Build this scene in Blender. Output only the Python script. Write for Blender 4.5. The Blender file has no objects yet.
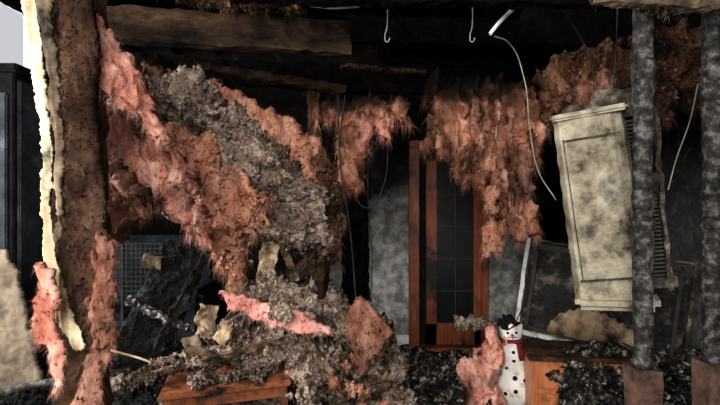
import bpy, bmesh, math, random
import numpy as np
from mathutils import Vector, Matrix, Euler
random.seed(7); rng=np.random.default_rng(7)
scene=bpy.context.scene
try:
    scene.view_settings.view_transform='Standard'
    scene.view_settings.look='None'
    scene.view_settings.gamma=0.84
    scene.view_settings.exposure=0.22
except Exception: pass
F=520.0; CH=1.5
def W(px,py,Y): return Vector(((px-360)/F*Y, Y, CH-(py-202.5)/F*Y))
# ---------------- noise
def _h(ix,iy,iz,s):
    n=(ix*374761393+iy*668265263+iz*2147483647+s*974634777)&0xFFFFFFFF
    n=((n^(n>>13))*1274126177)&0xFFFFFFFF
    n=((n^(n>>16))*2246822519)&0xFFFFFFFF
    return ((n^(n>>15))&0xFFFF)/32767.5-1
def vn(p,s=0):
    p=np.asarray(p,float); i=np.floor(p).astype(np.int64); f=p-i; f=f*f*(3-2*f)
    r=0
    for a in (0,1):
        for b in (0,1):
            for c in (0,1):
                w=(f[:,0] if a else 1-f[:,0])*(f[:,1] if b else 1-f[:,1])*(f[:,2] if c else 1-f[:,2])
                r=r+w*_h(i[:,0]+a,i[:,1]+b,i[:,2]+c,s)
    return r
def fbm(p,o=4,s=0,g=0.5):
    r=0;a=1
    for k in range(o):
        r=r+a*vn(p*(2.03**k),s+k); a*=g
    return r
# ---------------- materials
def newmat(n):
    m=bpy.data.materials.new(n); m.use_nodes=True; nt=m.node_tree
    return m,nt,nt.nodes['Principled BSDF']
def N(nt,t,**k):
    n=nt.nodes.new(t)
    for a,b in k.items():
        if a in n.inputs: n.inputs[a].default_value=b
        else: setattr(n,a,b)
    return n
def noise(nt,scale,detail=6,rough=0.6,stretch=None,obj=True):
    tc=N(nt,'ShaderNodeTexCoord'); mp=N(nt,'ShaderNodeMapping')
    if stretch: mp.inputs['Scale'].default_value=stretch
    nt.links.new(tc.outputs['Object'],mp.inputs['Vector'])
    n=N(nt,'ShaderNodeTexNoise'); n.inputs['Scale'].default_value=scale; n.inputs['Detail'].default_value=detail; n.inputs['Roughness'].default_value=rough
    nt.links.new(mp.outputs['Vector'],n.inputs['Vector']); return n.outputs['Fac']
def ramp(nt,fac,stops):
    r=N(nt,'ShaderNodeValToRGB'); e=r.color_ramp.elements
    while len(e)<len(stops): e.new(0.5)
    for x,(p,c) in zip(e,stops):
        x.position=p; x.color=(c[0],c[1],c[2],1) if not isinstance(c,(int,float)) else (c,c,c,1)
    nt.links.new(fac,r.inputs['Fac']); return r.outputs['Color']
def mix(nt,f,a,b):
    m=N(nt,'ShaderNodeMix'); m.data_type='RGBA'
    for s,v in ((0,f),(6,a),(7,b)):
        if hasattr(v,'links'): nt.links.new(v,m.inputs[s])
        else: m.inputs[s].default_value=v if s==0 else (v[0],v[1],v[2],1)
    return m.outputs[2]
def bump(nt,b,h,st,dist=0.01):
    n=N(nt,'ShaderNodeBump'); n.inputs['Strength'].default_value=st; n.inputs['Distance'].default_value=dist
    nt.links.new(h,n.inputs['Height']); nt.links.new(n.outputs['Normal'],b.inputs['Normal'])
def simple(n,stops,scale=6,rough=0.8,bs=40,bst=0.5,metal=0,stretch=None,spec=0.3,dist=0.01,soot=0.0,ss=2.2):
    m,nt,b=newmat(n); f=noise(nt,scale,7,0.68,stretch=stretch)
    c=ramp(nt,f,stops)
    if soot:
        g=noise(nt,ss,8,0.7); c=mix(nt,ramp(nt,g,[(0.62-soot*0.35,0.0),(0.78-soot*0.3,1.0)]),c,(0.012,0.010,0.009))
    nt.links.new(c,b.inputs['Base Color'])
    b.inputs['Roughness'].default_value=rough; b.inputs['Metallic'].default_value=metal
    b.inputs['Specular IOR Level'].default_value=spec
    if bst: bump(nt,b,noise(nt,bs,stretch=stretch),bst,dist)
    return m
def insul(n,light,mid,dark,brown=(0.10,0.045,0.03),st=0.45,sc=11):
    m,nt,b=newmat(n)
    f=noise(nt,sc,9,0.78,(1,1,st)); c=ramp(nt,f,[(0.32,dark),(0.46,mid),(0.60,light)])
    f2=noise(nt,45,5,0.75); sp=ramp(nt,f2,[(0.36,1.0),(0.44,0.0)])
    c=mix(nt,sp,c,tuple(x*0.30 for x in dark))
    at=N(nt,'ShaderNodeAttribute'); at.attribute_name='char'
    c2=mix(nt,ramp(nt,at.outputs['Fac'],[(0.1,0.0),(0.6,1.0)]),c,brown)
    c3=mix(nt,ramp(nt,at.outputs['Fac'],[(0.55,0.0),(1.0,1.0)]),c2,(0.012,0.010,0.009))
    nt.links.new(c3,b.inputs['Base Color']); b.inputs['Roughness'].default_value=1; b.inputs['Specular IOR Level'].default_value=0.05
    bump(nt,b,noise(nt,80,6,0.8,(1,1,0.6)),0.9,0.025)
    return m
M={}
M['pink']=insul('pink_fiberglass',(1.0,0.66,0.56),(0.88,0.39,0.295),(0.42,0.14,0.095))
M['slabpink']=insul('pink_fiberglass_face',(1.0,0.58,0.52),(0.90,0.43,0.37),(0.70,0.28,0.23),st=1,sc=5)
M['salmon']=insul('scorched_fiberglass',(0.88,0.53,0.39),(0.62,0.28,0.18),(0.22,0.08,0.05),(0.10,0.05,0.033))
M['dsal']=insul('dark_scorched_fiberglass',(0.66,0.39,0.30),(0.38,0.175,0.12),(0.13,0.055,0.036),(0.07,0.038,0.027))
M['brown']=insul('brown_fiberglass',(0.38,0.22,0.145),(0.19,0.095,0.058),(0.05,0.025,0.017),(0.06,0.035,0.024))
M['darkb']=insul('charred_facing',(0.19,0.115,0.082),(0.08,0.044,0.031),(0.022,0.013,0.010),(0.03,0.017,0.012),st=0.8,sc=7)
M['grey']=insul('grey_blown_insulation',(0.74,0.61,0.52),(0.38,0.285,0.23),(0.11,0.073,0.055),(0.08,0.052,0.04),st=1,sc=7)
M['wood_char']=simple('charred_wood',[(0.4,(0.002,0.002,0.002)),(0.6,(0.006,0.005,0.004)),(0.78,(0.025,0.016,0.011))],6,0.95,22,0.8,dist=0.02,spec=0.05)
M['beam']=simple('scorched_beam_wood',[(0.38,(0.006,0.004,0.003)),(0.54,(0.042,0.026,0.017)),(0.74,(0.15,0.092,0.062))],5,0.9,26,1.0,stretch=(0.4,1,1),dist=0.02,spec=0.1)
M['wood_brown']=simple('scorched_brown_wood',[(0.35,(0.012,0.008,0.006)),(0.5,(0.06,0.033,0.02)),(0.72,(0.18,0.10,0.058))],6,0.85,30,1.0,dist=0.03,spec=0.1)
M['lath']=simple('broken_lath_wood',[(0.4,(0.010,0.007,0.005)),(0.5,(0.08,0.05,0.03)),(0.66,(0.36,0.25,0.17))],9,0.8,30,0.6,dist=0.01)
M['char']=simple('black_char',[(0.35,(0.003,0.003,0.003)),(0.55,(0.012,0.012,0.012)),(0.66,(0.06,0.057,0.055)),(0.76,(0.22,0.21,0.20))],12,0.75,30,1.0,dist=0.03)
M['ceil']=simple('burned_ceiling',[(0.4,(0.002,0.002,0.002)),(0.75,(0.006,0.005,0.005))],6,1.0,20,0.4,dist=0.02,spec=0.02)
M['ash']=simple('ash_debris',[(0.38,(0.006,0.006,0.006)),(0.52,(0.045,0.04,0.036)),(0.64,(0.50,0.46,0.42))],16,0.9,50,1.0,dist=0.02,spec=0.1)
M['orange']=simple('cherry_wood',[(0.2,(0.16,0.045,0.016)),(0.5,(0.44,0.17,0.07)),(0.8,(0.62,0.28,0.14))],4,0.4,30,0.1,stretch=(6,6,0.6),spec=0.5,soot=0.25,ss=4)
M['door']=simple('door_wood',[(0.2,(0.06,0.016,0.009)),(0.5,(0.20,0.058,0.026)),(0.8,(0.36,0.13,0.06))],4,0.5,30,0.15,stretch=(6,6,0.6),soot=0.35,ss=1.6)
M['table']=simple('table_wood',[(0.3,(0.02,0.01,0.007)),(0.48,(0.34,0.12,0.055)),(0.8,(0.52,0.22,0.12))],5,0.5,30,0.2,soot=0.5,ss=5)
M['cream']=simple('cream_torn_paper',[(0.36,(0.14,0.09,0.05)),(0.48,(0.40,0.33,0.21)),(0.66,(0.66,0.60,0.45))],4,0.85,25,0.3,soot=0.2,ss=5)
M['tan']=simple('tan_cardboard',[(0.33,(0.08,0.05,0.035)),(0.48,(0.36,0.26,0.17)),(0.7,(0.54,0.43,0.31))],7,0.9,30,0.4,soot=0.3,ss=4)
M['dry']=simple('smoked_drywall',[(0.33,(0.05,0.037,0.027)),(0.5,(0.15,0.118,0.085)),(0.7,(0.26,0.215,0.165))],4,0.9,30,0.3,soot=0.2,ss=4)
M['dtan']=simple('dark_tan_board',[(0.33,(0.03,0.02,0.015)),(0.5,(0.14,0.10,0.065)),(0.7,(0.34,0.27,0.19))],7,0.9,30,0.4,soot=0.4,ss=4)
M['white']=simple('sooty_white_plastic',[(0.3,(0.12,0.11,0.095)),(0.42,(0.56,0.55,0.52)),(0.66,(0.82,0.81,0.78))],7,0.5,40,0.2,soot=0.25,ss=4)
M['ac']=simple('smoked_appliance_shell',[(0.36,(0.05,0.038,0.026)),(0.46,(0.27,0.235,0.175)),(0.56,(0.42,0.385,0.30)),(0.70,(0.58,0.55,0.45))],4.5,0.6,40,0.5,soot=0.26,ss=3.5)
M['acd']=simple('scorched_chassis',[(0.36,(0.012,0.010,0.008)),(0.5,(0.07,0.056,0.042)),(0.65,(0.28,0.24,0.19))],9,0.7,40,0.4,soot=0.5,ss=5)
M['metal']=simple('dull_metal',[(0.3,(0.015,0.014,0.013)),(0.6,(0.08,0.072,0.065))],10,0.7,40,0.3,0.2)
M['glass']=simple('sooty_glass',[(0.3,(0.004,0.004,0.005)),(0.7,(0.014,0.015,0.016))],6,0.3,30,0.05,spec=0.4)
M['munt']=simple('dark_muntins',[(0.3,(0.012,0.011,0.010)),(0.7,(0.065,0.058,0.05))],10,0.6,40,0.2)
M['screen']=simple('burned_screen',[(0.35,(0.004,0.004,0.004)),(0.52,(0.028,0.024,0.02)),(0.66,(0.24,0.20,0.165))],5,0.5,20,0.8,dist=0.03)
M['pole']=simple('sooty_painted_post',[(0.36,(0.010,0.010,0.010)),(0.5,(0.042,0.039,0.038)),(0.66,(0.20,0.19,0.18))],24,0.7,60,0.8,dist=0.01)
M['postbase']=simple('post_bare_wood',[(0.3,(0.03,0.018,0.014)),(0.7,(0.20,0.12,0.09))],10,0.8,60,0.5)
M['snow']=simple('snowman_white',[(0.36,(0.22,0.20,0.18)),(0.47,(0.74,0.73,0.71))],9,0.85,60,0.5,soot=0.22,ss=7)
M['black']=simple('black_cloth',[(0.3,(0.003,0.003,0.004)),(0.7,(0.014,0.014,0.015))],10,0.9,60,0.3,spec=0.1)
M['red']=simple('red_cloth',[(0.3,(0.08,0.01,0.01)),(0.7,(0.24,0.03,0.025))],10,0.9,60,0.3,soot=0.4,ss=9)
M['carrot']=simple('carrot_orange',[(0.3,(0.4,0.10,0.02)),(0.7,(0.6,0.17,0.04))],10,0.9,60,0.1)
M['wire']=simple('black_wire',[(0.3,(0.01,0.01,0.01)),(0.7,(0.05,0.05,0.05))],10,0.7,60,0.1)
M['wirew']=simple('white_cable',[(0.3,(0.12,0.105,0.09)),(0.6,(0.42,0.38,0.32))],10,0.7,60,0.1)
M['cloth']=simple('blue_grey_upholstery',[(0.3,(0.010,0.012,0.015)),(0.55,(0.04,0.048,0.056)),(0.8,(0.13,0.14,0.16))],5,0.9,60,0.4)
M['frame']=simple('white_opening_frame',[(0.3,(0.6,0.61,0.6)),(0.6,(0.8,0.81,0.8))],5,0.7,60,0.1)
def wallmat(n,paint,z0,w,k=1.2,spots=0.06,xc=None,xk=0.0):
    m,nt,b=newmat(n)
    tc=N(nt,'ShaderNodeTexCoord'); sx=N(nt,'ShaderNodeSeparateXYZ'); nt.links.new(tc.outputs['Object'],sx.inputs[0])
    f=noise(nt,2.2,8,0.65)
    a=N(nt,'ShaderNodeMath'); a.operation='MULTIPLY_ADD'; nt.links.new(f,a.inputs[0]); a.inputs[1].default_value=k; nt.links.new(sx.outputs['Z'],a.inputs[2])
    h=a.outputs[0]
    if xc is not None:
        s=N(nt,'ShaderNodeMath'); s.operation='SUBTRACT'; nt.links.new(sx.outputs['X'],s.inputs[0]); s.inputs[1].default_value=xc
        q=N(nt,'ShaderNodeMath'); q.operation='ABSOLUTE'; nt.links.new(s.outputs[0],q.inputs[0])
        t=N(nt,'ShaderNodeMath'); t.operation='MULTIPLY_ADD'; nt.links.new(q.outputs[0],t.inputs[0]); t.inputs[1].default_value=xk; nt.links.new(h,t.inputs[2]); h=t.outputs[0]
    mr=N(nt,'ShaderNodeMapRange'); nt.links.new(h,mr.inputs[0]); mr.inputs[1].default_value=z0+k/2-w; mr.inputs[2].default_value=z0+k/2+w
    f2=noise(nt,9,8,0.7); p=mix(nt,ramp(nt,f2,[(0.38,0.0),(0.60,1.0)]),paint,tuple(x*0.35 for x in paint))
    soot=ramp(nt,f2,[(0.3,(0.003,0.003,0.003)),(0.56,(0.009,0.008,0.007)),(0.70,(spots,spots*0.97,spots*0.93))])
    nt.links.new(mix(nt,mr.outputs[0],p,soot),b.inputs['Base Color']); b.inputs['Roughness'].default_value=0.9; b.inputs['Specular IOR Level'].default_value=0.1
    bump(nt,b,noise(nt,25,8,0.7),0.6,0.015); return m
M['wall_back']=wallmat('smoke_stained_back_wall',(0.42,0.42,0.405),1.65,0.5,spots=0.03,xc=0.85,xk=0.85)
M['wall_right']=wallmat('smoke_stained_right_wall',(0.38,0.37,0.35),1.2,0.9,spots=0.16)
M['wall_left']=wallmat('smoke_stained_left_wall',(0.2,0.22,0.24),0.9,0.4)
# ---------------- mesh helpers
def link(o): scene.collection.objects.link(o); return o
def mesh_np(name,verts,faces,mat,char=None,smooth=True):
    me=bpy.data.meshes.new(name); me.from_pydata([tuple(v) for v in verts],[],faces); me.update()
    if char is not None:
        a=me.attributes.new('char','FLOAT','POINT'); a.data.foreach_set('value',np.asarray(char,np.float32))
    me.polygons.foreach_set('use_smooth',[smooth]*len(me.polygons))
    me.materials.append(mat); return link(bpy.data.objects.new(name,me))
ICO=None
def ico():
    global ICO
    if ICO is None:
        bm=bmesh.new(); bmesh.ops.create_icosphere(bm,subdivisions=1,radius=1)
        bm.verts.ensure_lookup_table(); ICO=(np.array([v.co[:] for v in bm.verts]),[[v.index for v in f.verts] for f in bm.faces]); bm.free()
    return ICO
def lumps(P,size,ch):
    V,Fc=ico(); vs=[];fs=[];cs=[];o=0
    for i,p in enumerate(P):
        r=size[i]*(1+0.5*rng.standard_normal((len(V),1)).clip(-1.3,1.6)); s=rng.uniform(0.5,1.4,3)
        vs.append(V*r*s+p); fs+= [[a+o for a in f] for f in Fc]; o+=len(V); cs+=[ch[i]]*len(V)
    return np.concatenate(vs),fs,cs
def fibers(P,ch,L,wd=0.0025,out=0.35,droop=1.0,side=0.9):
    vs=[];fs=[];cs=[];o=0
    for p,c in zip(P,ch):
        l=L*rng.uniform(0.2,1.2)**1.5; d=np.array([rng.normal(0,side),-abs(rng.normal(0,out*1.6)),rng.normal(-0.5*droop,0.7*side)]); d/=np.linalg.norm(d)+1e-6
        s=np.array([math.cos(rng.uniform(-1,1)),0,math.sin(rng.uniform(-1,1))])*wd*rng.uniform(0.5,1.5)
        q=p.copy()
        for k in range(3):
            t=1-k/3.2; vs+= [q-s*t,q+s*t]; q=q+d*l/3; d=d+np.array([rng.normal(0,0.45*side),rng.normal(0,0.3),-0.5*droop]); d/=np.linalg.norm(d)
        vs.append(q); fs+=[[o,o+1,o+3,o+2],[o+2,o+3,o+5,o+4],[o+4,o+5,o+6]]; o+=7; cs+=[c]*7
    return np.array(vs),fs,cs
def blob(name,poly,Y,T,mat,step=1.6,ea=5,ef=(0.25,0.05),disp=0.05,dfreq=9,char=0.25,charfn=None,nf=1500,fl=0.07,nl=0,ls=0.012,R=14,seed=None,smooth=True,streak=0.4,edgechar=0.25,wd=0.0022,fold=0.0,ffreq=6,slant=0.0):
    sd=seed if seed is not None else int(rng.integers(1000))
    pl=np.array([(p[0],p[1]) for p in poly],float)
    if len(poly[0])>2:
        A=np.c_[pl,np.ones(len(pl))]; co,_,_,_=np.linalg.lstsq(A,np.array([p[2] for p in poly]),rcond=None)
    else: co=np.array([0,0,Y])
    m=ea*1.8
    xs=np.arange(pl[:,0].min()-m,pl[:,0].max()+m,step); ys=np.arange(pl[:,1].min()-m,pl[:,1].max()+m,step)
    gx,gy=np.meshgrid(xs,ys); X=gx.ravel(); Yp=gy.ravel()
    D=np.full(len(X),1e9); ins=np.zeros(len(X),bool)
    for i in range(len(pl)):
        a=pl[i]; b=pl[(i+1)%len(pl)]; ab=b-a
        t=np.clip(((X-a[0])*ab[0]+(Yp-a[1])*ab[1])/(ab@ab+1e-9),0,1)
        D=np.minimum(D,np.hypot(X-a[0]-t*ab[0],Yp-a[1]-t*ab[1]))
        c=((a[1]>Yp)!=(b[1]>Yp))&(X<(b[0]-a[0])*(Yp-a[1])/(b[1]-a[1]+1e-12)+a[0]); ins^=c
    sdist=np.where(ins,D,-D)
    z=np.full(len(X),float(sd))
    Xs=X+slant*Yp
    sdist=sdist+ea*fbm(np.c_[Xs*ef[0],Yp*ef[1],z],3,sd)+0.6*ea*fbm(np.c_[X*0.2,Yp*0.14,z],3,sd+9,0.7)
    ok=(sdist>0); nx=len(xs); ny=len(ys)
    okg=ok.reshape(ny,nx); cell=okg[:-1,:-1]&okg[1:,:-1]&okg[:-1,1:]&okg[1:,1:]
    use=np.zeros((ny,nx),bool)
    for a in (0,1):
        for b in (0,1): use[a:ny-1+a,b:nx-1+b]|=cell
    idx=-np.ones(ny*nx,int); u=np.where(use.ravel())[0]; idx[u]=np.arange(len(u)); n=len(u)
    X=X[u];Yp=Yp[u];Xs=Xs[u];d=np.clip(sdist[u],0,R)/R; prof=np.sqrt(np.clip(1-(1-d)**2,0,1))
    Yd=co[0]*X+co[1]*Yp+co[2]
    base=np.c_[(X-360)/F*Yd,Yd,CH-(Yp-202.5)/F*Yd]
    q=base*dfreq
    n1=fbm(q*np.array([1,1,1-streak*0.6]),6,sd+20,0.62); rid=1-np.abs(fbm(q*np.array([0.8,1,0.5])*1.3,3,sd+31))
    fr=T*prof+disp*(n1+0.5*rid)*(0.25+0.75*prof)
    if fold:
        sx=(Xs-360)/F*Yd
        fr+=fold*(1-2*np.abs(fbm(np.c_[sx*ffreq,np.zeros(n),base[:,2]*1.3],3,sd+70)))*(0.3+0.7*prof)
    front=base.copy(); front[:,1]-=fr
    front[:,0]+=disp*0.6*fbm(q*1.7,3,sd+3)*(0.3+prof); front[:,2]+=disp*0.6*fbm(q*1.7,3,sd+4)*(0.3+prof)
    back=base.copy(); back[:,1]+=0.6*T*prof+0.004; back[:,0]=front[:,0]*(1-prof)+back[:,0]*prof; back[:,2]=front[:,2]*(1-prof)+back[:,2]*prof
    ch=char+0.5*fbm(base*4,5,sd+50,0.6)+edgechar*(1-prof)
    if charfn: ch=ch+charfn(X,Yp)
    ch=np.clip(ch,0,1)
    faces=[]; cy,cx=np.where(cell); 
    g=idx
    cnt={}
    for a,b in zip(cy.tolist(),cx.tolist()):
        i0=int(g[a*nx+b]);i1=int(g[a*nx+b+1]);i2=int(g[(a+1)*nx+b+1]);i3=int(g[(a+1)*nx+b])
        faces.append([i0,i3,i2,i1]); faces.append([i0+n,i1+n,i2+n,i3+n])
        for e in ((i0,i3),(i3,i2),(i2,i1),(i1,i0)):
            if (e[1],e[0]) in cnt: del cnt[(e[1],e[0])]
            else: cnt[e]=1
    for (a,b) in cnt: faces.append([b,a,a+n,b+n])
    V=[front,back]; C=[ch,ch]; off=2*n
    edge=np.where(prof<0.5)[0]; 
    if nf:
        k1=rng.choice(n,int(nf*0.5)); fv,ff,fc=fibers(front[k1],np.clip(ch[k1]-0.08,0,1),fl*0.4,wd,droop=0.5); V.append(fv); C.append(fc); faces+=[[i+off for i in f] for f in ff]; off+=len(fv)
        k2=rng.choice(edge if len(edge) else n,int(nf*0.9)); fv,ff,fc=fibers(front[k2],np.clip(ch[k2]-0.15,0,1),fl*1.15,wd*0.5,0.15,1.3,0.4); V.append(fv); C.append(fc); faces+=[[i+off for i in f] for f in ff]; off+=len(fv)
    if nl:
        k=rng.choice(n,nl); sz=ls*rng.uniform(0.25,1.4,nl)**1.6
        lv,lf,lc=lumps(front[k]-np.c_[np.zeros(nl),sz*0.3,np.zeros(nl)],sz,np.clip(ch[k]+rng.normal(0,0.2,nl),0,1)); V.append(lv); C.append(lc); faces+=[[i+off for i in f] for f in lf]; off+=len(lv)
    return mesh_np(name,np.concatenate(V),faces,mat,np.concatenate([np.asarray(c) for c in C]),smooth)
def rbox(c,s,rot=(0,0,0),rough=0.0,seg=1,bev=0.0):
    bm=bmesh.new(); bmesh.ops.create_cube(bm,size=1)
    bmesh.ops.scale(bm,vec=s,verts=bm.verts)
    if bev: bmesh.ops.bevel(bm,geom=bm.edges[:],offset=bev,segments=2,affect='EDGES')
    if seg>1:
        bmesh.ops.subdivide_edges(bm,edges=bm.edges[:],cuts=1,use_grid_fill=True)
        for _ in range(seg):
            ed=[e for e in bm.edges if e.calc_length()>max(min(s)*0.5,0.02)]
            if not ed or len(bm.verts)>9000: break
            bmesh.ops.subdivide_edges(bm,edges=ed,cuts=1,use_grid_fill=True)
    bm.verts.ensure_lookup_table()
    v=np.array([x.co[:] for x in bm.verts]); f=[[x.index for x in fc.verts] for fc in bm.faces]; bm.free()
    if rough:
        o=rng.uniform(0,100,3)
        v=v+rough*np.c_[fbm(v*14+o,4,1,0.65),fbm(v*14+o,4,2,0.65),fbm(v*14+o,4,3,0.65)]
    R=np.array(Euler(rot).to_matrix()); return v@R.T+np.array(c),f
def build(name,parts,mat,smooth=False,char=0.0):
    V=[];Fs=[];o=0
    for v,f in parts: V.append(v); Fs+=[[a+o for a in x] for x in f]; o+=len(v)
    V=np.concatenate(V); return mesh_np(name,V,Fs,mat,np.full(len(V),char),smooth)
def beam(name,a,b,w,h,mat,rough=0.012,roll=0,seg=6):
    a=Vector(a);b=Vector(b);d=b-a; q=d.to_track_quat('X','Z'); e=(q.to_matrix()@Matrix.Rotation(roll,3,'X')).to_euler()
    return build(name,[rbox(tuple((a+b)/2),(d.length,w,h),tuple(e),rough,seg)],mat)
def lathe(prof,n=20,c=(0,0,0)):
    v=[];f=[]
    for r,z in prof:
        for k in range(n): t=2*math.pi*k/n; v.append((c[0]+r*math.cos(t),c[1]+r*math.sin(t),c[2]+z))
    for i in range(len(prof)-1):
        for k in range(n): f.append([i*n+k,i*n+(k+1)%n,(i+1)*n+(k+1)%n,(i+1)*n+k])
    f.append(list(range(n))[::-1]); f.append([(len(prof)-1)*n+k for k in range(n)])
    return np.array(v),f
def cable(name,pts,r,mat):
    cu=bpy.data.curves.new(name,'CURVE'); cu.dimensions='3D'; cu.bevel_depth=r; cu.bevel_resolution=2; cu.resolution_u=10
    s=cu.splines.new('BEZIER'); s.bezier_points.add(len(pts)-1)
    for p,q in zip(s.bezier_points,pts): p.co=q; p.handle_left_type=p.handle_right_type='AUTO'
    cu.materials.append(mat); return link(bpy.data.objects.new(name,cu))
def parent(name,objs,loc=(0,0,0)):
    e=link(bpy.data.objects.new(name,None)); e.location=loc
    for o in objs: o.parent=e; o.matrix_parent_inverse=Matrix.Translation(-Vector(loc))
    return e
# ---------------- room shell
BY=5.35; XL=-3.05; XR=2.95
v,f=rbox((0,2.4,-0.05),(6.4,6.6,0.1)); build('floor',[(v,f)],M['ash'])
build('wall_back',[rbox(((XL+0.5)/2-0.0,BY+0.06,1.65),(0.5-XL,0.12,3.3)),rbox(((1.3+XR)/2,BY+0.06,1.65),(XR-1.3,0.12,3.3)),rbox((0.9,BY+0.06,2.7),(0.8,0.12,1.2))],M['wall_back'])
build('wall_left',[rbox((XL-0.06,5.18,1.65),(0.12,0.46,3.3)),rbox((XL-0.06,4.25,1.26),(0.12,1.40,2.52)),rbox((XL-0.06,2.0,0.45),(0.12,3.1,0.9)),rbox((XL-0.06,2.0,2.95),(0.12,3.1,0.7)),rbox((XL-0.06,0.55,1.65),(0.12,0.2,3.3))],M['wall_left'])
build('unseen_light_window',[rbox((XL-0.06,2.1,0.92),(0.14,2.9,0.05)),rbox((XL-0.06,2.1,2.58),(0.14,2.9,0.05)),rbox((XL-0.06,0.68,1.75),(0.14,0.05,1.65)),rbox((XL-0.06,3.52,1.75),(0.14,0.05,1.65)),rbox((XL-0.06,2.1,1.75),(0.05,0.05,1.65))],M['white'])  # out-of-view window, added so light comes in from the left
build('added_sky_opening',[rbox((XL-0.06,4.25,2.54),(0.13,1.40,0.04)),rbox((XL-0.06,4.25,3.28),(0.13,1.40,0.04)),rbox((XL-0.06,3.57,2.9),(0.13,0.04,0.75)),rbox((XL-0.06,4.93,2.9),(0.13,0.04,0.75))],M['frame'])  # opening added so sky brightness stands in for the pale upper wall
build('wall_right',[rbox((XR+0.06,3.0,1.65),(0.12,4.9,3.3))],M['wall_right'])
build('ceiling',[rbox((0,3.1,3.35),(6.4,4.9,0.1))],M['ceil'])
js=[]
for i,x in enumerate(np.arange(-2.7,2.9,0.42)):
    js.append(rbox((x,3.9,3.12),(0.05,2.9,0.2),(0,0,rng.normal(0,0.01)),0.01,5))
build('ceiling_joists',js,M['ceil'])
beam('ceiling_beam',W(70,22,2.9),W(350,40,3.1),0.1,0.19,M['beam'],0.010)
beam('ceiling_beam',W(90,66,4.2),W(460,84,4.3),0.1,0.2,M['wood_char'],0.015)
beam('ceiling_beam',W(230,-10,2.6),W(600,-6,2.6),0.09,0.12,M['wood_char'],0.015)
beam('ceiling_beam',W(520,26,3.6),W(760,42,3.3),0.1,0.24,M['wood_char'],0.015)
beam('ceiling_beam',W(380,50,4.4),W(640,64,4.4),0.09,0.2,M['ceil'],0.02)
beam('ceiling_beam',W(345,30,4.0),W(560,36,4.0),0.09,0.2,M['ceil'],0.015)
beam('ceiling_lath',W(130,56,3.5),W(345,90,3.8),0.09,0.05,M['beam'],0.010)
beam('ceiling_lath',W(340,66,3.9),W(425,72,4.0),0.06,0.025,M['wood_brown'],0.010)
beam('ceiling_lath',W(596,-4,2.35),W(730,6,2.3),0.05,0.05,M['dtan'],0.012)
beam('wall_stud',W(316,92,4.1),W(321,300,4.3),0.1,0.19,M['wood_brown'],0.014)
beam('wall_stud',W(354,90,4.9),W(356,330,4.9),0.1,0.24,M['ceil'],0.02)
beam('wall_stud',W(500,80,4.9),W(501,225,4.9),0.1,0.10,M['wood_char'],0.02)
beam('wall_stud',W(548,60,4.9),W(552,240,4.9),0.1,0.12,M['ceil'],0.02)
# ---------------- door
dx0=0.50; dx1=1.30; yb=BY-0.01
jamb=build('door_frame_jambs',[rbox((dx0+0.05,yb,1.03),(0.10,0.16,2.06),bev=0.008),rbox((dx1-0.03,yb,1.03),(0.06,0.16,2.06),bev=0.008),rbox((0.9,yb,2.09),(0.8,0.16,0.08),bev=0.008),rbox((0.9,yb,0.015),(0.8,0.2,0.03),bev=0.005)],M['door'])
lx0=0.68;lx1=1.24
leaf=build('door_leaf',[rbox((lx0+0.055,yb+0.02,1.04),(0.11,0.045,2.0),bev=0.006),rbox((lx1-0.035,yb+0.02,1.04),(0.07,0.045,2.0),bev=0.006),rbox(((lx0+lx1)/2,yb+0.02,0.15),(0.56,0.045,0.22),bev=0.006),rbox(((lx0+lx1)/2,yb+0.02,1.98),(0.56,0.045,0.12),bev=0.006)],M['door'])
mun=build('door_muntins',[rbox(((lx0+lx1)/2+0.02,yb+0.02,1.05),(0.010,0.03,1.8))]+[rbox(((lx0+lx1)/2+0.02,yb+0.02,0.26+k*0.33),(0.42,0.03,0.010)) for k in range(1,6)],M['munt'])
gl=build('door_glass',[rbox(((lx0+lx1)/2,yb+0.03,1.05),(0.44,0.008,1.8))],M['glass'])
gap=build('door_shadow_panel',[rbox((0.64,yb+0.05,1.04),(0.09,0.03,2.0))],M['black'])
kn=build('door_handle',[lathe([(0.0,0),(0.012,0.0),(0.012,0.04),(0.026,0.05),(0.026,0.07),(0.0,0.08)],14)],M['metal']); 
kn.rotation_euler=(math.pi/2,0,0); kn.location=(lx0+0.05,yb,1.0)
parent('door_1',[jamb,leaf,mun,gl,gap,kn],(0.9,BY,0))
build('wall_backing',[rbox((0.9,BY+0.5,1.2),(1.2,0.1,2.6))],M['char'])
build('baseboard_back',[rbox((0.3,BY-0.012,0.07),(0.4,0.025,0.14),bev=0.004)],M['white'])
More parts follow.
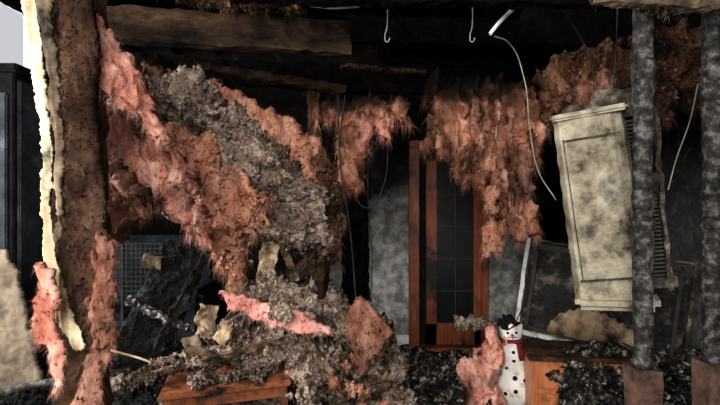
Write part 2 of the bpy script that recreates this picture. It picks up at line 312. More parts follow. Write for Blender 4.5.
# ---------------- left side
cab=build('carcass',[rbox((-2.78,4.25,1.24),(0.5,0.9,2.44),bev=0.01)],M['black'])
cd=build('doors',[rbox((-2.52,4.03,1.3),(0.03,0.40,2.2),bev=0.01),rbox((-2.52,4.47,1.3),(0.03,0.40,2.2),bev=0.01),rbox((-2.78,3.79,1.5),(0.42,0.03,1.6),bev=0.01)],M['cloth'])
ch_=build('cornice',[rbox((-2.76,4.25,2.48),(0.56,1.0,0.06),bev=0.015)],M['black'])
parent('black_armoire',[cab,cd,ch_],(-2.78,4.25,0))
blob('collapsed_drywall',[(-14,248,3.4),(8,250,3.4),(20,275,3.4),(32,320,3.3),(44,382,3.2),(25,392,3.2),(-14,396,3.2)],3.3,0.02,M['dry'],ea=3,disp=0.012,char=-0.2,nf=0,R=4,smooth=True)
so=[rbox((-2.05,4.85,0.22),(1.3,0.75,0.30),bev=0.04),rbox((-2.05,5.15,0.75),(1.3,0.22,0.85),(-0.12,0,0),bev=0.06),rbox((-2.65,4.85,0.45),(0.18,0.8,0.6),bev=0.05),rbox((-1.45,4.85,0.45),(0.18,0.8,0.6),bev=0.05),rbox((-2.3,4.8,0.45),(0.55,0.6,0.16),bev=0.05),rbox((-1.75,4.8,0.45),(0.55,0.6,0.16),bev=0.05)]
s1=build('upholstery',so,M['cloth'],smooth=False); s2=build('feet',[rbox((x,y,0.04),(0.06,0.06,0.08)) for x in(-2.6,-1.5) for y in (4.6,5.1)],M['wood_char'])
parent('sofa',[s1,s2],(-2.05,4.9,0))
beam('charred_board',W(188,246,4.1),W(134,366,3.8),0.05,0.36,M['char'],0.02,0.3)
beam('charred_board',W(208,252,3.9),W(156,350,3.7),0.04,0.07,M['char'],0.015,0.0)
beam('charred_board',W(128,300,3.9),W(190,330,3.7),0.04,0.05,M['ash'],0.015,0.0)
wp=[]
c0=W(136,272,4.05)
for k in range(13): wp.append(rbox((c0.x-0.22+k*0.0367,c0.y,c0.z),(0.005,0.005,0.44)))
for k in range(13): wp.append(rbox((c0.x,c0.y,c0.z-0.22+k*0.0367),(0.44,0.005,0.005)))
for k in range(7): wp.append(rbox((c0.x-0.22,c0.y+0.03+k*0.035,c0.z),(0.005,0.005,0.44)))
for s in((-0.22,0),(0.22,0),(-0.22,0.25),(0.22,0.25)): wp.append(rbox((c0.x+s[0],c0.y+s[1],(c0.z+0.22)/2),(0.02,0.02,c0.z+0.22)))
build('wire_crate',wp,M['wire'])
# ---------------- foreground column
beam('charred_post',W(80,-60,2.0),W(84,600,2.0),0.13,0.15,M['wood_brown'],0.012)
blob('scorched_insulation_batt',[(44,-12),(90,-12),(102,50),(99,110),(106,200),(114,280),(110,330),(102,415),(80,415),(88,350),(76,290),(66,230),(62,150),(54,60)],1.88,0.03,M['darkb'],ea=3,disp=0.022,dfreq=8,char=0.05,nf=1200,fl=0.02,nl=1200,ls=0.003,R=16,wd=0.0008,fold=0.02,ffreq=9,slant=-0.12)
blob('torn_vapor_barrier',[(18,-10,1.9),(36,-10,1.9),(44,60,1.9),(52,120,1.9),(51,200,1.88),(57,262,1.86),(72,310,1.84),(88,345,1.84),(76,352,1.84),(56,320,1.84),(44,270,1.86),(41,200,1.88),(40,120,1.9),(29,60,1.9)],1.80,0.004,M['cream'],ea=2,ef=(0.12,0.06),disp=0.003,dfreq=6,char=-0.5,nf=0,R=4,fold=0.010,ffreq=20,slant=-0.12,step=1.0)
blob('torn_vapor_barrier',[(36,-10),(52,-10),(60,70),(64,150),(62,230),(56,240),(54,150),(46,70)],1.83,0.004,M['dtan'],ea=3,ef=(0.12,0.06),disp=0.004,dfreq=7,char=-0.5,nf=0,R=4,fold=0.012,ffreq=20,slant=-0.12,step=1.2)
blob('pink_insulation_batt',[(38,262),(54,266),(63,300),(56,325),(66,345),(62,385),(54,390),(48,350),(36,345),(34,320),(40,295)],1.76,0.012,M['pink'],ea=3,disp=0.018,dfreq=10,char=-0.35,nf=1000,fl=0.03,wd=0.0006,R=8,fold=0.015,ffreq=18,edgechar=0)
blob('pink_insulation_batt',[(96,238),(106,234),(117,290),(113,335),(103,400),(84,420),(76,400),(94,345)],1.76,0.015,M['dsal'],ea=5,disp=0.02,dfreq=8,char=-0.1,nf=2200,fl=0.04,wd=0.0006,R=10,fold=0.03,ffreq=12)
blob('pink_insulation_batt',[(92,8,1.95),(106,28,1.95),(132,55,2.1),(152,88,2.2),(167,140,2.2),(160,142,2.2),(146,118,2.2),(128,110,2.1),(112,100,2.0),(100,90,1.95),(96,50,1.95)],2,0.05,M['pink'],ea=5,disp=0.03,dfreq=8,char=-0.25,nf=1800,fl=0.05,wd=0.001,R=14,fold=0.05,ffreq=9,slant=-0.6)
blob('pink_insulation_batt',[(104,112,2.4),(132,128,2.5),(165,148,2.6),(190,160,2.7),(200,200,2.7),(214,232,2.7),(196,226,2.7),(176,206,2.6),(150,214,2.5),(128,210,2.5),(122,238,2.4),(108,240,2.4),(106,180,2.4)],2.5,0.10,M['pink'],ea=8,disp=0.06,dfreq=6,char=-0.2,nf=3000,fl=0.06,nl=300,ls=0.006,wd=0.0013,fold=0.08,ffreq=6,slant=-0.3)
blob('pink_insulation_batt',[(108,232),(122,228),(126,205),(112,170),(120,160),(150,190),(148,215),(136,224),(128,240),(118,245)],2.3,0.05,M['salmon'],ea=5,disp=0.05,dfreq=9,char=0.0,nf=800,fl=0.05,wd=0.0013,fold=0.03)
# diagonal sagging mass
blob('blown_insulation_mass',[(118,90,3.0),(200,84,3.3),(258,122,3.5),(300,160,3.7),(334,200,3.8),(334,248,3.8),(300,256,3.6),(268,240,3.5),(240,236,3.4),(205,226,3.2),(165,200,3.1),(130,150,3.0)],3.4,0.16,M['grey'],ea=7,ef=(0.12,0.06),disp=0.11,dfreq=4,char=0.14,nf=2500,fl=0.05,nl=11000,ls=0.0085,wd=0.0016,fold=0.11,ffreq=4,slant=-0.7)
blob('pink_insulation_batt',[(168,120,3.0),(200,135,3.0),(225,160,3.1),(262,190,3.2),(266,226,3.2),(248,236,3.2),(240,280,3.2),(230,278,3.2),(216,244,3.1),(200,222,3.0),(182,180,3.0)],3.05,0.06,M['salmon'],ea=9,disp=0.08,dfreq=6,char=-0.05,nf=2800,fl=0.08,nl=2500,ls=0.007,wd=0.0015,fold=0.08,ffreq=6,slant=-0.5)
blob('pink_insulation_batt',[(200,78,3.4),(222,84,3.4),(262,105,3.5),(298,124,3.6),(318,140,3.7),(322,188,3.7),(306,180,3.7),(288,150,3.6),(250,132,3.5),(226,116,3.4),(198,108,3.4)],3.3,0.08,M['salmon'],ea=4,disp=0.03,dfreq=5,char=-0.2,nf=1400,fl=0.05,nl=400,ls=0.006,wd=0.0015,fold=0.04)
blob('scorched_insulation_batt',[(150,66),(205,72),(208,94),(185,100),(150,92)],3.5,0.07,M['brown'],ea=5,disp=0.05,char=0.0,nf=800,fl=0.05)
blob('scorched_insulation_batt',[(300,170),(330,150),(342,190),(338,262),(318,268),(306,230)],3.75,0.08,M['brown'],ea=5,disp=0.06,char=0.25,nf=1200,fl=0.07,nl=1800,ls=0.008)
blob('blown_insulation_mass',[(222,238,3.3),(236,240,3.3),(238,262,3.3),(244,292,3.3),(236,290,3.3),(228,268,3.3)],2.98,0.04,M['grey'],ea=4,disp=0.04,char=-0.1,nf=500,fl=0.07,nl=500,ls=0.006,R=8)
# center batt
ctop=lambda x,y:0.9*np.clip((120-y)/26,0,1)
blob('pink_insulation_batt',[(318,104),(345,98),(412,104),(412,124),(396,122),(388,142),(378,134),(366,160),(358,190),(338,190),(334,150),(340,125),(320,118)],3.9,0.07,M['salmon'],ea=5,disp=0.06,dfreq=6,char=-0.05,nf=2400,fl=0.08,charfn=ctop,fold=0.09,ffreq=5,wd=0.0016)
blob('pink_insulation_batt',[(358,112),(392,114),(388,140),(376,134),(366,165),(358,186),(352,150)],3.75,0.04,M['pink'],ea=5,disp=0.05,dfreq=7,char=0.15,nf=800,fl=0.07,fold=0.04,ffreq=7,wd=0.0016,R=10,charfn=ctop)
# right curtain
topc=lambda x,y:1.0*np.clip((118-y)/42,0,1)
blob('pink_insulation_batt',[(428,78),(486,84),(492,150),(478,185),(464,165),(456,186),(446,150),(424,152),(428,110)],3.75,0.08,M['salmon'],ea=6,disp=0.07,dfreq=5,char=0.0,nf=2600,fl=0.08,charfn=topc,fold=0.11,ffreq=5,wd=0.0016)
blob('pink_insulation_batt',[(478,82),(538,86),(540,120),(530,150),(528,190),(538,200),(530,240),(512,236),(502,205),(492,212),(484,175),(488,130)],3.6,0.08,M['salmon'],ea=6,disp=0.07,dfreq=5,char=-0.05,nf=2600,fl=0.08,charfn=topc,fold=0.11,ffreq=5,wd=0.0016)
for (cx,cy,w_,h_,yy) in [(438,128,9,28,3.6),(462,150,8,34,3.55),(476,140,8,44,3.5),(500,150,9,48,3.4),(516,185,9,45,3.42),(530,140,8,40,3.45)]:
    blob('pink_insulation_batt',[(cx-w_,cy-h_),(cx+w_,cy-h_*0.9),(cx+w_*0.8,cy+h_*0.4),(cx+2,cy+h_),(cx-w_*0.5,cy+h_*0.6)],yy,0.03,M['dsal'] if rng.random()<0.4 else M['salmon'],ea=5,disp=0.05,dfreq=7,char=0.05,nf=500,fl=0.07,fold=0.04,ffreq=8,wd=0.0016,R=8,charfn=topc)
blob('pink_insulation_batt',[(486,214),(502,222),(508,240),(496,256),(484,258)],3.8,0.05,M['salmon'],ea=3,disp=0.04,char=0.0,nf=500,fl=0.06,R=8)
blob('scorched_insulation_batt',[(536,72),(570,62),(598,44),(640,50),(638,104),(606,100),(590,128),(570,130),(556,112),(540,120)],3.5,0.10,M['brown'],ea=8,disp=0.09,dfreq=5,char=-0.15,nf=2500,fl=0.08,nl=1800,ls=0.008,fold=0.08)
blob('scorched_insulation_batt',[(566,84),(600,70),(608,92),(592,112),(572,108)],3.3,0.06,M['dsal'],ea=6,disp=0.06,char=0.1,nf=900,fl=0.07)
blob('scorched_insulation_batt',[(640,26),(725,22),(725,80),(700,110),(680,92),(660,118),(644,100)],3.3,0.09,M['brown'],ea=8,disp=0.08,dfreq=6,char=0.3,nf=2000,fl=0.08,nl=2500,ls=0.009)
blob('scorched_insulation_batt',[(160,-5),(250,-8),(310,6),(310,16),(250,16),(200,10)],2.95,0.05,M['brown'],ea=5,disp=0.05,char=0.45,nf=800,fl=0.05,nl=900,ls=0.007)
blob('blown_insulation_mass',[(560,-8),(725,-8),(725,10),(660,16),(600,4)],2.45,0.04,M['grey'],ea=4,disp=0.04,char=0.2,nf=300,fl=0.04,nl=1800,ls=0.006)
# ---------------- debris heap centre
blob('insulation_debris_heap',[(168,412,3.5),(172,382,3.7),(205,352,3.9),(228,318,4.2),(255,282,4.4),(292,272,4.4),(330,278,4.4),(352,302,4.2),(392,326,4.2),(398,352,4.0),(404,412,3.6)],3.9,0.2,M['grey'],ea=7,disp=0.13,dfreq=4,char=0.27,nf=1500,fl=0.06,nl=12000,ls=0.010)
blob('blown_insulation_mass',[(240,282),(262,272),(300,284),(326,304),(318,312),(280,304),(250,296)],3.5,0.04,M['grey'],ea=4,disp=0.05,char=-0.1,nf=200,fl=0.03,nl=1800,ls=0.008,R=7)
blob('pink_insulation_batt',[(222,292),(236,288),(252,296),(280,304),(306,314),(330,326),(330,334),(314,334),(284,330),(256,321),(232,308)],3.28,0.035,M['slabpink'],ea=2.2,ef=(0.1,0.1),disp=0.014,dfreq=7,char=-0.35,nf=500,fl=0.02,R=6,edgechar=0,step=1.3,wd=0.0012,nl=80,ls=0.006)
blob('blown_insulation_mass',[(262,304),(286,306),(300,314),(292,322),(272,316)],3.2,0.02,M['grey'],ea=4,disp=0.03,char=-0.15,nf=100,fl=0.03,nl=500,ls=0.007,R=5)
blob('pink_insulation_batt',[(342,314),(360,296),(378,308),(394,330),(382,350),(362,378),(350,366)],3.6,0.05,M['dsal'],ea=2,ef=(0.1,0.1),disp=0.012,dfreq=5,char=-0.05,nf=300,fl=0.02,R=6,nl=100,ls=0.006)
blob('blown_insulation_mass',[(262,338,3.4),(300,332,3.5),(338,342,3.5),(346,372,3.4),(322,405,3.3),(292,400,3.3),(296,366,3.3),(270,356,3.3)],3.4,0.10,M['grey'],ea=6,disp=0.09,dfreq=7,char=0.0,nf=800,fl=0.05,nl=4500,ls=0.009)
blob('blown_insulation_mass',[(186,362,3.5),(230,350,3.6),(284,352,3.6),(292,366,3.4),(250,376,3.3),(196,378,3.2)],3.3,0.06,M['grey'],ea=4,disp=0.05,dfreq=7,char=0.25,nf=300,fl=0.04,nl=2500,ls=0.009,R=8)
blob('pink_insulation_batt',[(456,362,3.8),(474,356,3.8),(486,330,3.9),(502,326,3.9),(506,356,3.8),(494,384,3.7),(504,404,3.7),(470,406,3.7),(462,388,3.7)],3.75,0.08,M['pink'],ea=5,disp=0.06,dfreq=7,char=0.05,nf=1000,fl=0.04,R=12,wd=0.0015,fold=0.03)
blob('blown_insulation_mass',[(452,318),(478,314),(498,320),(496,328),(470,330),(454,326)],4.3,0.04,M['grey'],ea=3,disp=0.03,char=0.0,nf=100,fl=0.03,nl=500,ls=0.009,R=6)
blob('pink_insulation_batt',[(358,402),(388,400),(386,410),(360,410)],3.5,0.04,M['slabpink'],ea=2,disp=0.02,char=-0.2,nf=100,fl=0.02,R=6)
for i in range(8):
    cx=rng.uniform(215,375); cy=rng.uniform(345,392); r=rng.uniform(5,11)
    blob('pink_insulation_batt',[(cx-r,cy-r*0.5),(cx,cy-r*0.8),(cx+r,cy),(cx+r*0.6,cy+r*0.7),(cx-r*0.7,cy+r*0.6)],3.3+0.35*(1-(cy-285)/107),0.04,M['salmon'],ea=3,disp=0.04,char=rng.uniform(-0.1,0.3),nf=100,fl=0.04,R=6,nl=60,ls=0.008)
def slab(name,cx,cy,Y,s,rot,mat,rough=0.008): return build(name,[rbox(tuple(W(cx,cy,Y)),s,rot,rough,3)],mat)
slab('cardboard_box_flap',206,322,3.45,(0.13,0.02,0.24),(0.2,0.15,0.2),M['tan'],0.015)
slab('cardboard_box_flap',224,334,3.3,(0.10,0.02,0.16),(0.2,0.6,-0.4),M['tan'],0.015)
slab('cardboard_box_flap',192,344,3.35,(0.12,0.02,0.10),(0.1,-0.2,-0.3),M['dtan'],0.012)
slab('broken_plank',305,262,3.95,(0.06,0.03,0.4),(0.3,0.7,0),M['wood_brown'])
slab('broken_plank',152,262,3.95,(0.14,0.03,0.10),(0.3,0.2,0),M['dtan'])
slab('broken_plank',244,350,3.2,(0.5,0.03,0.05),(0.3,-0.25,0.2),M['lath'])
slab('broken_plank',214,356,3.2,(0.35,0.03,0.04),(0.3,0.35,0.2),M['lath'])
slab('broken_plank',320,356,3.25,(0.3,0.03,0.04),(0.3,0.9,0.2),M['lath'])
slab('cardboard_box_flap',268,262,3.6,(0.11,0.03,0.28),(0.3,0.2,0),M['tan'],0.012)
slab('broken_plank',288,258,3.65,(0.05,0.03,0.36),(0.3,-0.3,0),M['lath'],0.01)
pr=[]
for i in range(110):
    cy=rng.uniform(338,400); cx=rng.uniform(205,392); L=rng.uniform(0.04,0.24)
    pr.append(rbox(tuple(W(cx,cy,3.35+0.5*(1-(cy-275)/125))),(L,0.02,rng.uniform(0.008,0.035)),(rng.normal(0,0.6),rng.normal(0,0.6),rng.uniform(0,6)),0.005,2))
build('broken_lath_pieces',pr,M['lath'])
blob('burned_branch',[(110,380,3.2),(150,366,3.2),(200,352,3.3),(250,338,3.3),(254,350,3.3),(205,366,3.3),(160,378,3.2),(114,392,3.2)],3.1,0.04,M['grey'],ea=3,disp=0.03,dfreq=12,char=0.2,nf=300,fl=0.03,nl=900,ls=0.006,R=6)
blob('burned_branch',[(150,362,3.3),(190,348,3.3),(225,352,3.3),(222,362,3.3),(190,362,3.3),(160,372,3.3)],3.25,0.04,M['grey'],ea=3,disp=0.03,dfreq=12,char=0.1,nf=200,fl=0.03,nl=700,ls=0.006,R=6)
cable('fallen_pipe',[W(-10,396,2.9),W(40,384,3.0),W(90,376,3.1),W(128,372,3.3)],0.022,M['pole'])
cable('fallen_pipe',[W(110,350,3.4),W(150,362,3.4),W(172,374,3.35)],0.008,M['tan'])
# ---------------- coffee table
def table():
    t=build('top',[rbox((0,0,0.40),(0.78,0.5,0.035),bev=0.008)],M['table'])
    a=build('apron',[rbox((0,-0.2,0.345),(0.66,0.02,0.075)),rbox((0,0.2,0.345),(0.66,0.02,0.075)),rbox((-0.33,0,0.345),(0.02,0.4,0.075)),rbox((0.33,0,0.345),(0.02,0.4,0.075))],M['table'])
    l=build('legs',[rbox((x,y,0.19),(0.05,0.05,0.385),bev=0.006) for x in(-0.34,0.34) for y in(-0.2,0.2)],M['table'])
    e=link(bpy.data.objects.new('coffee_table',None)); e.location=(-0.84,3.40,-0.03); e.rotation_euler=(0.03,-0.05,0.2)
    for o in(t,a,l): o.parent=e
table()
# ---------------- nightstand
def stand():
    body=build('carcass',[rbox((0,0,0.25),(0.66,0.40,0.40),bev=0.006)],M['orange'])
    top=build('top',[rbox((0,0,0.465),(0.72,0.46,0.03),bev=0.008)],M['wood_brown'])
    dr=build('drawer_fronts',[rbox((-0.0,-0.21,0.155),(0.60,0.02,0.16),bev=0.006),rbox((-0.0,-0.21,0.35),(0.60,0.02,0.16),bev=0.006)],M['orange'])
    k=build('knobs',[lathe([(0.004,0),(0.008,0.01),(0.018,0.02),(0.014,0.03),(0.002,0.034)],12)],M['metal']); k.rotation_euler=(math.pi/2,0,0); k.location=(-0.22,-0.22,0.35)
    lg=build('feet',[rbox((x,y,0.03),(0.06,0.06,0.06)) for x in(-0.29,0.29) for y in(-0.16,0.16)],M['wood_brown'])
    e=link(bpy.data.objects.new('nightstand',None)); e.location=(1.50,3.62,0); e.rotation_euler=(0,0,-0.12)
    for o in(body,top,dr,k,lg): o.parent=e
stand()
blob('charred_debris_heap',[(550,354,3.6),(590,342,3.7),(632,350,3.6),(650,372,3.4),(654,408,3.2),(562,408,3.25),(560,386,3.35),(544,368,3.5)],3.4,0.12,M['ash'],ea=5,disp=0.09,dfreq=9,nf=300,fl=0.04,nl=3500,ls=0.009,char=0.9)
blob('charred_debris_heap',[(330,412,3.6),(360,360,4.2),(400,346,4.6),(450,352,4.6),(480,380,4.1),(470,412,3.6)],3.6,0.10,M['ash'],ea=5,disp=0.08,dfreq=7,nf=300,fl=0.04,nl=5000,ls=0.010,char=0.8)
blob('charred_debris_heap',[(520,352,4.1),(600,350,4.1),(690,368,3.9),(724,388,3.6),(724,412,3.5),(640,412,3.5),(530,380,4.0)],3.9,0.12,M['ash'],ea=5,disp=0.08,dfreq=7,nf=300,fl=0.04,nl=5000,ls=0.010,char=0.8)
blob('charred_debris_heap',[(-12,412,3.3),(-12,392,3.5),(60,380,3.8),(120,340,4.2),(200,345,4.2),(180,412,3.4)],3.6,0.10,M['char'],ea=5,disp=0.08,dfreq=7,nf=200,fl=0.04,nl=4000,ls=0.012,char=0.8)
pr=[]
for i in range(420):
    x=rng.uniform(-2.9,2.8); y=rng.uniform(3.2,5.2); L=rng.uniform(0.03,0.22)
    pr.append(rbox((x,y,rng.uniform(0.01,0.06)),(L,L*rng.uniform(0.1,0.6),rng.uniform(0.008,0.03)),(rng.normal(0,0.3),rng.normal(0,0.3),rng.uniform(0,6)),0.005))
build('floor_rubble',pr,M['ash'])
pr=[]
for i in range(170):
    cy=rng.uniform(348,402); cx=rng.uniform(558,720)
    p=W(cx,cy,3.55-0.3*(cy-348)/54); L=rng.uniform(0.05,0.22)
    pr.append(rbox(tuple(p),(L,0.02,0.012),(rng.normal(0,0.5),rng.normal(0,0.5),rng.uniform(0,6)),0.004,2))
build('charred_splinters',pr,M['ash'])
# ---------------- television
A=np.array(W(514,332,4.7)); B=np.array(W(684,371,4.1)); ax=(B-A); wd=np.linalg.norm(ax); ax/=wd
up=np.array([0.0,0.10,1.0]); up=up-ax*(up@ax); up/=np.linalg.norm(up); nr=-np.cross(ax,up)
Mt=Matrix(((ax[0],nr[0],up[0],A[0]),(ax[1],nr[1],up[1],A[1]),(ax[2],nr[2],up[2],A[2]),(0,0,0,1)))
H=0.86
tv=[build('bezel',[rbox((wd/2,0,0.02),(wd,0.07,0.04),(0,0,0),0.004,5),rbox((0.018,0,H/2),(0.036,0.07,H),(0,0,0),0.004,5)],M['white']),
 build('dark_bezel',[rbox((wd/2,0,H-0.010),(wd,0.07,0.02),(0,0,0),0.006,5),rbox((wd-0.012,0,H/2),(0.024,0.07,H),(0,0,0),0.004,5)],M['acd']),  # top and right bezel, darker than left and bottom
 build('inner_frame',[rbox((wd/2,0.0,0.075),(wd-0.1,0.05,0.03)),rbox((wd/2,0.0,H-0.06),(wd-0.1,0.05,0.05)),rbox((0.10,0.0,H/2),(0.03,0.05,H-0.1)),rbox((wd-0.10,0.0,H/2),(0.03,0.05,H-0.1))],M['munt']),
 build('screen',[rbox((wd/2,0.02,H/2),(wd-0.08,0.02,H-0.08),(0,0,0),0.008,4)],M['screen']),
 build('back_shell',[rbox((wd/2,0.07,H/2),(wd-0.15,0.07,H-0.15),bev=0.02)],M['black'])]
sh=[];n=40
xs=np.linspace(0.28,1.10,n); v=[];f=[]
for i,x in enumerate(xs):
    t=(x-0.28)/0.82; h=0.03+0.30*max(0.0,math.sin(math.pi*min(1,t*1.02)))**0.6*(1-0.5*t)+0.015*math.sin(i*1.9)
    v+=[(x,-0.035,0.07),(x,-0.05-0.015*math.sin(i*0.8),0.07+h)]
    if i: a=2*i; f.append([a-2,a,a+1,a-1])
tv.append(mesh_np('peeled_backing',np.array(v),f,M['tan'])); sm=tv[-1].modifiers.new('s','SOLIDIFY'); sm.thickness=0.006
e=link(bpy.data.objects.new('flat_screen_television',None)); e.matrix_world=Mt
for o in tv:o.parent=e
build('television_stand',[rbox((2.0,4.55,0.10),(1.1,0.35,0.2),(0,0,-0.45),0.01,3)],M['char'])
# ---------------- air conditioner
def ac():
    L=1.0;wd_=0.39;dp=0.2
    prof=[(-wd_/2,0.0),(-wd_/2,-dp*0.7),(-wd_/2+0.03,-dp*0.95),(-0.02,-dp),(wd_/2-0.08,-dp*0.92),(wd_/2-0.02,-dp*0.7),(wd_/2,-dp*0.35),(wd_/2,0.0)]
    n=40;v=[];f=[];m=len(prof)
    for i in range(n):
        z=-L/2+L*i/(n-1)
        for x,y in prof: 
            k=1+0.012*math.sin(i*1.3)-0.06*i/(n-1)
            dent=0.02*math.exp(-((z-0.2)/0.12)**2)*(1 if x>0 else 0.2)
            v.append((x*k,y*k+0.007*math.sin(i*0.6+x*9)+dent,z+0.01*math.sin(x*20+1)*(abs(z)>0.45)))
    for i in range(n-1):
        for k in range(m): f.append([i*m+k,i*m+(k+1)%m,(i+1)*m+(k+1)%m,(i+1)*m+k][::1])
    f.append(list(range(m))[::-1]); f.append([(n-1)*m+k for k in range(m)])
    cov=mesh_np('cover',np.array(v),f,M['ac'],smooth=False)
    cap=build('end_caps',[rbox((0,-dp/2-0.005,L/2+0.012),(wd_,dp+0.02,0.035),bev=0.012),rbox((0.01,-dp/2-0.01,-L/2-0.03),(wd_+0.03,dp+0.03,0.09),(0.0,0.08,0),bev=0.03)],M['ac'])
    seam=build('panel_seams',[rbox((0,-dp-0.001,0.38),(wd_-0.1,0.010,0.006)),rbox((0,-dp-0.001,-0.40),(wd_-0.08,0.012,0.008)),rbox((-0.14,-dp-0.001,0),(0.005,0.014,0.78))],M['acd'])
    back=build('mounting_plate',[rbox((0.06,0.03,0.03),(wd_+0.06,0.02,L+0.06),(0,0,0),0.006,3),rbox((0.16,0.0,0.03),(0.06,0.12,L+0.02),bev=0.01)],M['acd'])
    coil=build('coil_fins',[rbox((wd_/2+0.04,-0.02,-0.42+k*0.022),(0.09,0.10,0.012)) for k in range(40)],M['metal'])
    side=build('open_chassis',[rbox((wd_/2+0.11,-0.06,0.0),(0.02,0.12,L*0.98),(0,0.05,0),0.012,3),rbox((wd_/2+0.05,-0.1,0.5),(0.15,0.03,0.08)),rbox((wd_/2+0.05,-0.1,-0.45),(0.15,0.03,0.06)),rbox((wd_/2+0.05,-0.1,0.1),(0.13,0.03,0.10),(0,0.3,0),0.01,3),rbox((0.14,-0.06,L/2+0.07),(0.2,0.12,0.10),(0,0.2,0),0.01,3),rbox((0.02,-0.08,L/2+0.05),(0.3,0.08,0.04),(0,-0.1,0),0.01,3)],M['acd'])
    e=link(bpy.data.objects.new('air_conditioner',None)); e.location=W(600,204,3.0)
    e.rotation_euler=Euler((0.06,-0.13,-0.42))
    for o in(cov,cap,seam,back,coil,side):o.parent=e
ac()
# ---------------- porch posts
def post(name,x,y,zt=3.3,base=True):
    s=0.048
    pr=[(s*1.0,0.69),(s*1.1,0.72),(s*0.8,0.76),(s*0.95,0.9),(s*1.0,1.2),(s*0.98,1.36),(s*1.2,1.38),(s*1.2,1.41),(s*0.85,1.43),(s*1.1,1.50),(s*1.15,1.53),(s*0.85,1.57),(s*0.9,1.7),(s*1.0,2.0),(s*1.15,2.15),(s*1.2,2.18),(s*0.95,2.2),(s*1.0,zt)]
    rs=[p[1] for p in pr]; pr2=[]
    for z in sorted(set(list(np.arange(0.69,zt,0.02))+rs)): pr2.append((np.interp(z,rs,[p[0] for p in pr]),z))
    v,f=lathe(pr2,28,(0,0,0)); k=1+0.07*fbm(v*14,4,5,0.6)[:,None]; v[:,:2]*=k; v[:,0]+=x; v[:,1]+=y
    sh=build('turned_shaft',[(v,f)],M['pole'],smooth=True)
    bs=build('square_base',[rbox((x,y,0.345),(0.12,0.12,0.69),(0,0,0.1),0.006,4)],M['postbase'])
    parent(name,[sh,bs],(x,y,0))
p=W(643,200,2.55); post('porch_post',p.x,2.55)
p=W(712,200,2.65); post('porch_post',p.x,2.65)
# ---------------- snowman
def snowman():
    c=W(515,402,3.85); x,y=c.x,c.y
    pr=[(0.02,0.0),(0.11,0.005),(0.14,0.05),(0.15,0.12),(0.142,0.20),(0.12,0.27),(0.10,0.31),(0.112,0.35),(0.115,0.40),(0.10,0.455),(0.070,0.485),(0.076,0.51),(0.082,0.54),(0.074,0.58),(0.05,0.605),(0.01,0.61)]
    v,f=lathe(pr,32,(0,0,0)); v=v*(1+0.07*fbm(v*12,3,9)[:,None])
    b=build('body',[(v,f)],M['snow'],smooth=True)
    v,f=lathe([(0.01,0.575),(0.085,0.58),(0.085,0.59),(0.055,0.595),(0.052,0.63),(0.045,0.645),(0.01,0.645)],24); v=v*(1+0.08*fbm(v*14,3,12)[:,None])
    hat=build('top_hat',[(v,f)],M['black'])
    band=build('hat_band',[lathe([(0.0575,0.595),(0.0575,0.612)],24)],M['red'])
    scarf=build('scarf',[lathe([(0.07,0.465),(0.088,0.47),(0.092,0.484),(0.086,0.498),(0.07,0.503)],24),rbox((0.05,-0.105,0.42),(0.04,0.02,0.12),(0.1,-0.1,0))],M['red'])
    dots=[]
    V,Fc=ico()
    for px,pz,r in[(0.0,0.42,0.015),(0.0,0.36,0.013),(0.0,0.24,0.017),(0.0,0.15,0.015),(-0.05,0.30,0.012),(0.07,0.22,0.014),(-0.07,0.13,0.014),(0.06,0.38,0.012),(-0.07,0.4,0.012),(0.08,0.1,0.015)]:
        rad=np.interp(pz,[q[1] for q in pr],[q[0] for q in pr]); dots.append((V*r*1.1+np.array([px,-math.sqrt(max(rad*rad-px*px,0)),pz]),Fc))
    for sx in(-1,1): dots.append((V*0.013+np.array([sx*0.028,-0.072,0.552]),Fc))
    for k in range(5): dots.append((V*0.005+np.array([(k-2)*0.013,-0.077,0.513+0.004*abs(k-2)]),Fc))
    dt=build('coal_buttons_and_eyes',dots,M['black'])
    nose=build('carrot_nose',[lathe([(0.014,0),(0.009,0.035),(0.001,0.06)],10)],M['carrot']); nose.rotation_euler=(math.pi/2,0,0); nose.location=(0,-0.07,0.535)
    arms=[cable('arm',[Vector((-0.09,0,0.38)),Vector((-0.16,-0.02,0.42)),Vector((-0.2,-0.02,0.47))],0.006,M['wood_brown']),cable('arm',[Vector((0.09,0,0.38)),Vector((0.15,-0.02,0.40)),Vector((0.18,-0.02,0.46))],0.006,M['wood_brown'])]
    e=link(bpy.data.objects.new('snowman_decoration',None)); e.location=(x,y,0.0); e.rotation_euler=(0,-0.05,-0.2)
    for o in [b,hat,band,scarf,dt,nose]+arms:o.parent=e
snowman()
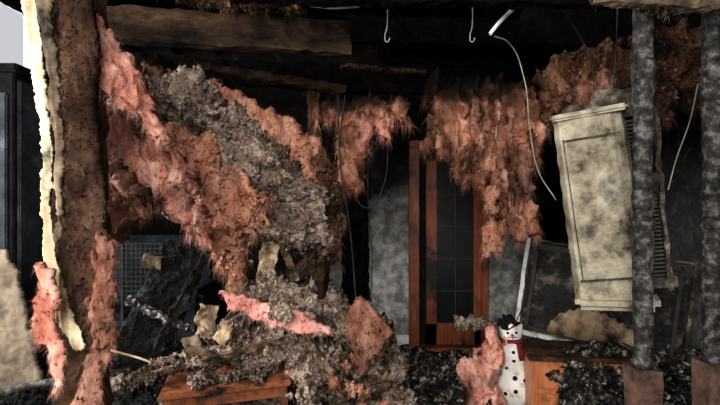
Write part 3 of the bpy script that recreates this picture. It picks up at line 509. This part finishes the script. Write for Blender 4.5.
# ---------------- cables
cable('hanging_cable',[W(494,36,3.3),W(508,42,3.3),W(524,78,3.3),W(530,130,3.3),W(538,170,3.25),W(556,200,3.1)],0.004,M['wirew'])
cable('hanging_cable',[W(648,-10,2.7),W(650,60,3.0),W(652,80,3.1)],0.006,M['wirew'])
cable('hanging_cable',[W(698,84,3.1),W(690,120,3.1),W(676,160,3.1),W(668,190,3.1)],0.004,M['wirew'])
cable('hanging_cable',[W(345,95,3.8),W(341,150,3.8),W(352,188,3.8),W(368,208,3.8),W(382,190,3.8),W(388,120,3.8),W(392,95,3.8)],0.005,M['wire'])
cable('hanging_cable',[W(338,95,3.7),W(340,160,3.7),W(350,230,3.7),W(356,300,3.7)],0.005,M['wire'])
cable('hanging_cable',[W(370,90,3.9),W(368,200,3.9),W(372,270,3.9),W(366,330,3.9)],0.0035,M['wire'])
cable('hanging_cable',[W(310,6,2.7),W(340,8,2.7),W(370,2,2.7),W(380,-8,2.7)],0.006,M['wirew'])
cable('hanging_cable',[W(550,-8,2.8),W(570,20,2.9),W(590,60,3.0),W(596,108,3.0)],0.003,M['wire'])
cable('hanging_cable',[W(540,240,3.6),W(528,262,3.6),W(524,300,3.6),W(512,330,3.8)],0.004,M['wire'])
cable('hanging_cable',[W(618,-5,2.8),W(616,50,2.9),W(612,112,3.0)],0.004,M['wire'])
for hx in(387,472):
    cable('ceiling_hook',[W(hx,-8,2.9),W(hx,28,2.9),W(hx-2,36,2.9),W(hx,42,2.9),W(hx+3,38,2.9)],0.0035,M['wirew'])
cable('broken_conduit',[W(490,34,2.8),W(498,24,2.8),W(512,10,2.8),W(522,2,2.7),W(545,4,2.7)],0.011,M['white'])
# ---------------- light
w=bpy.data.worlds.new('World'); scene.world=w; w.use_nodes=True
bg=w.node_tree.nodes['Background']; bg.inputs[0].default_value=(0.95,0.97,1.0,1); bg.inputs[1].default_value=0.58
def area(n,loc,tgt,size,e,col):
    l=bpy.data.lights.new(n,'AREA'); l.shape='RECTANGLE'; l.size=size[0]; l.size_y=size[1]; l.energy=e; l.color=col
    o=link(bpy.data.objects.new(n,l)); o.location=loc; o.rotation_euler=(Vector(tgt)-Vector(loc)).to_track_quat('-Z','Y').to_euler(); return o
area('daylight_opening',(-0.7,-1.6,2.6),(0.1,4.2,1.0),(2.2,1.5),255,(1.0,0.955,0.89))
area('added_left_light',(-4.0,2.0,2.3),(-1.0,3.0,1.4),(2.4,1.6),300,(1.0,0.98,0.96))  # lamp added outside the unseen window to brighten the left side
# ---------------- camera
cam=bpy.data.cameras.new('camera'); cam.sensor_width=36; cam.lens=26; co=link(bpy.data.objects.new('camera',cam))
co.location=(0,0,CH); co.rotation_euler=(math.pi/2,0,0); scene.camera=co
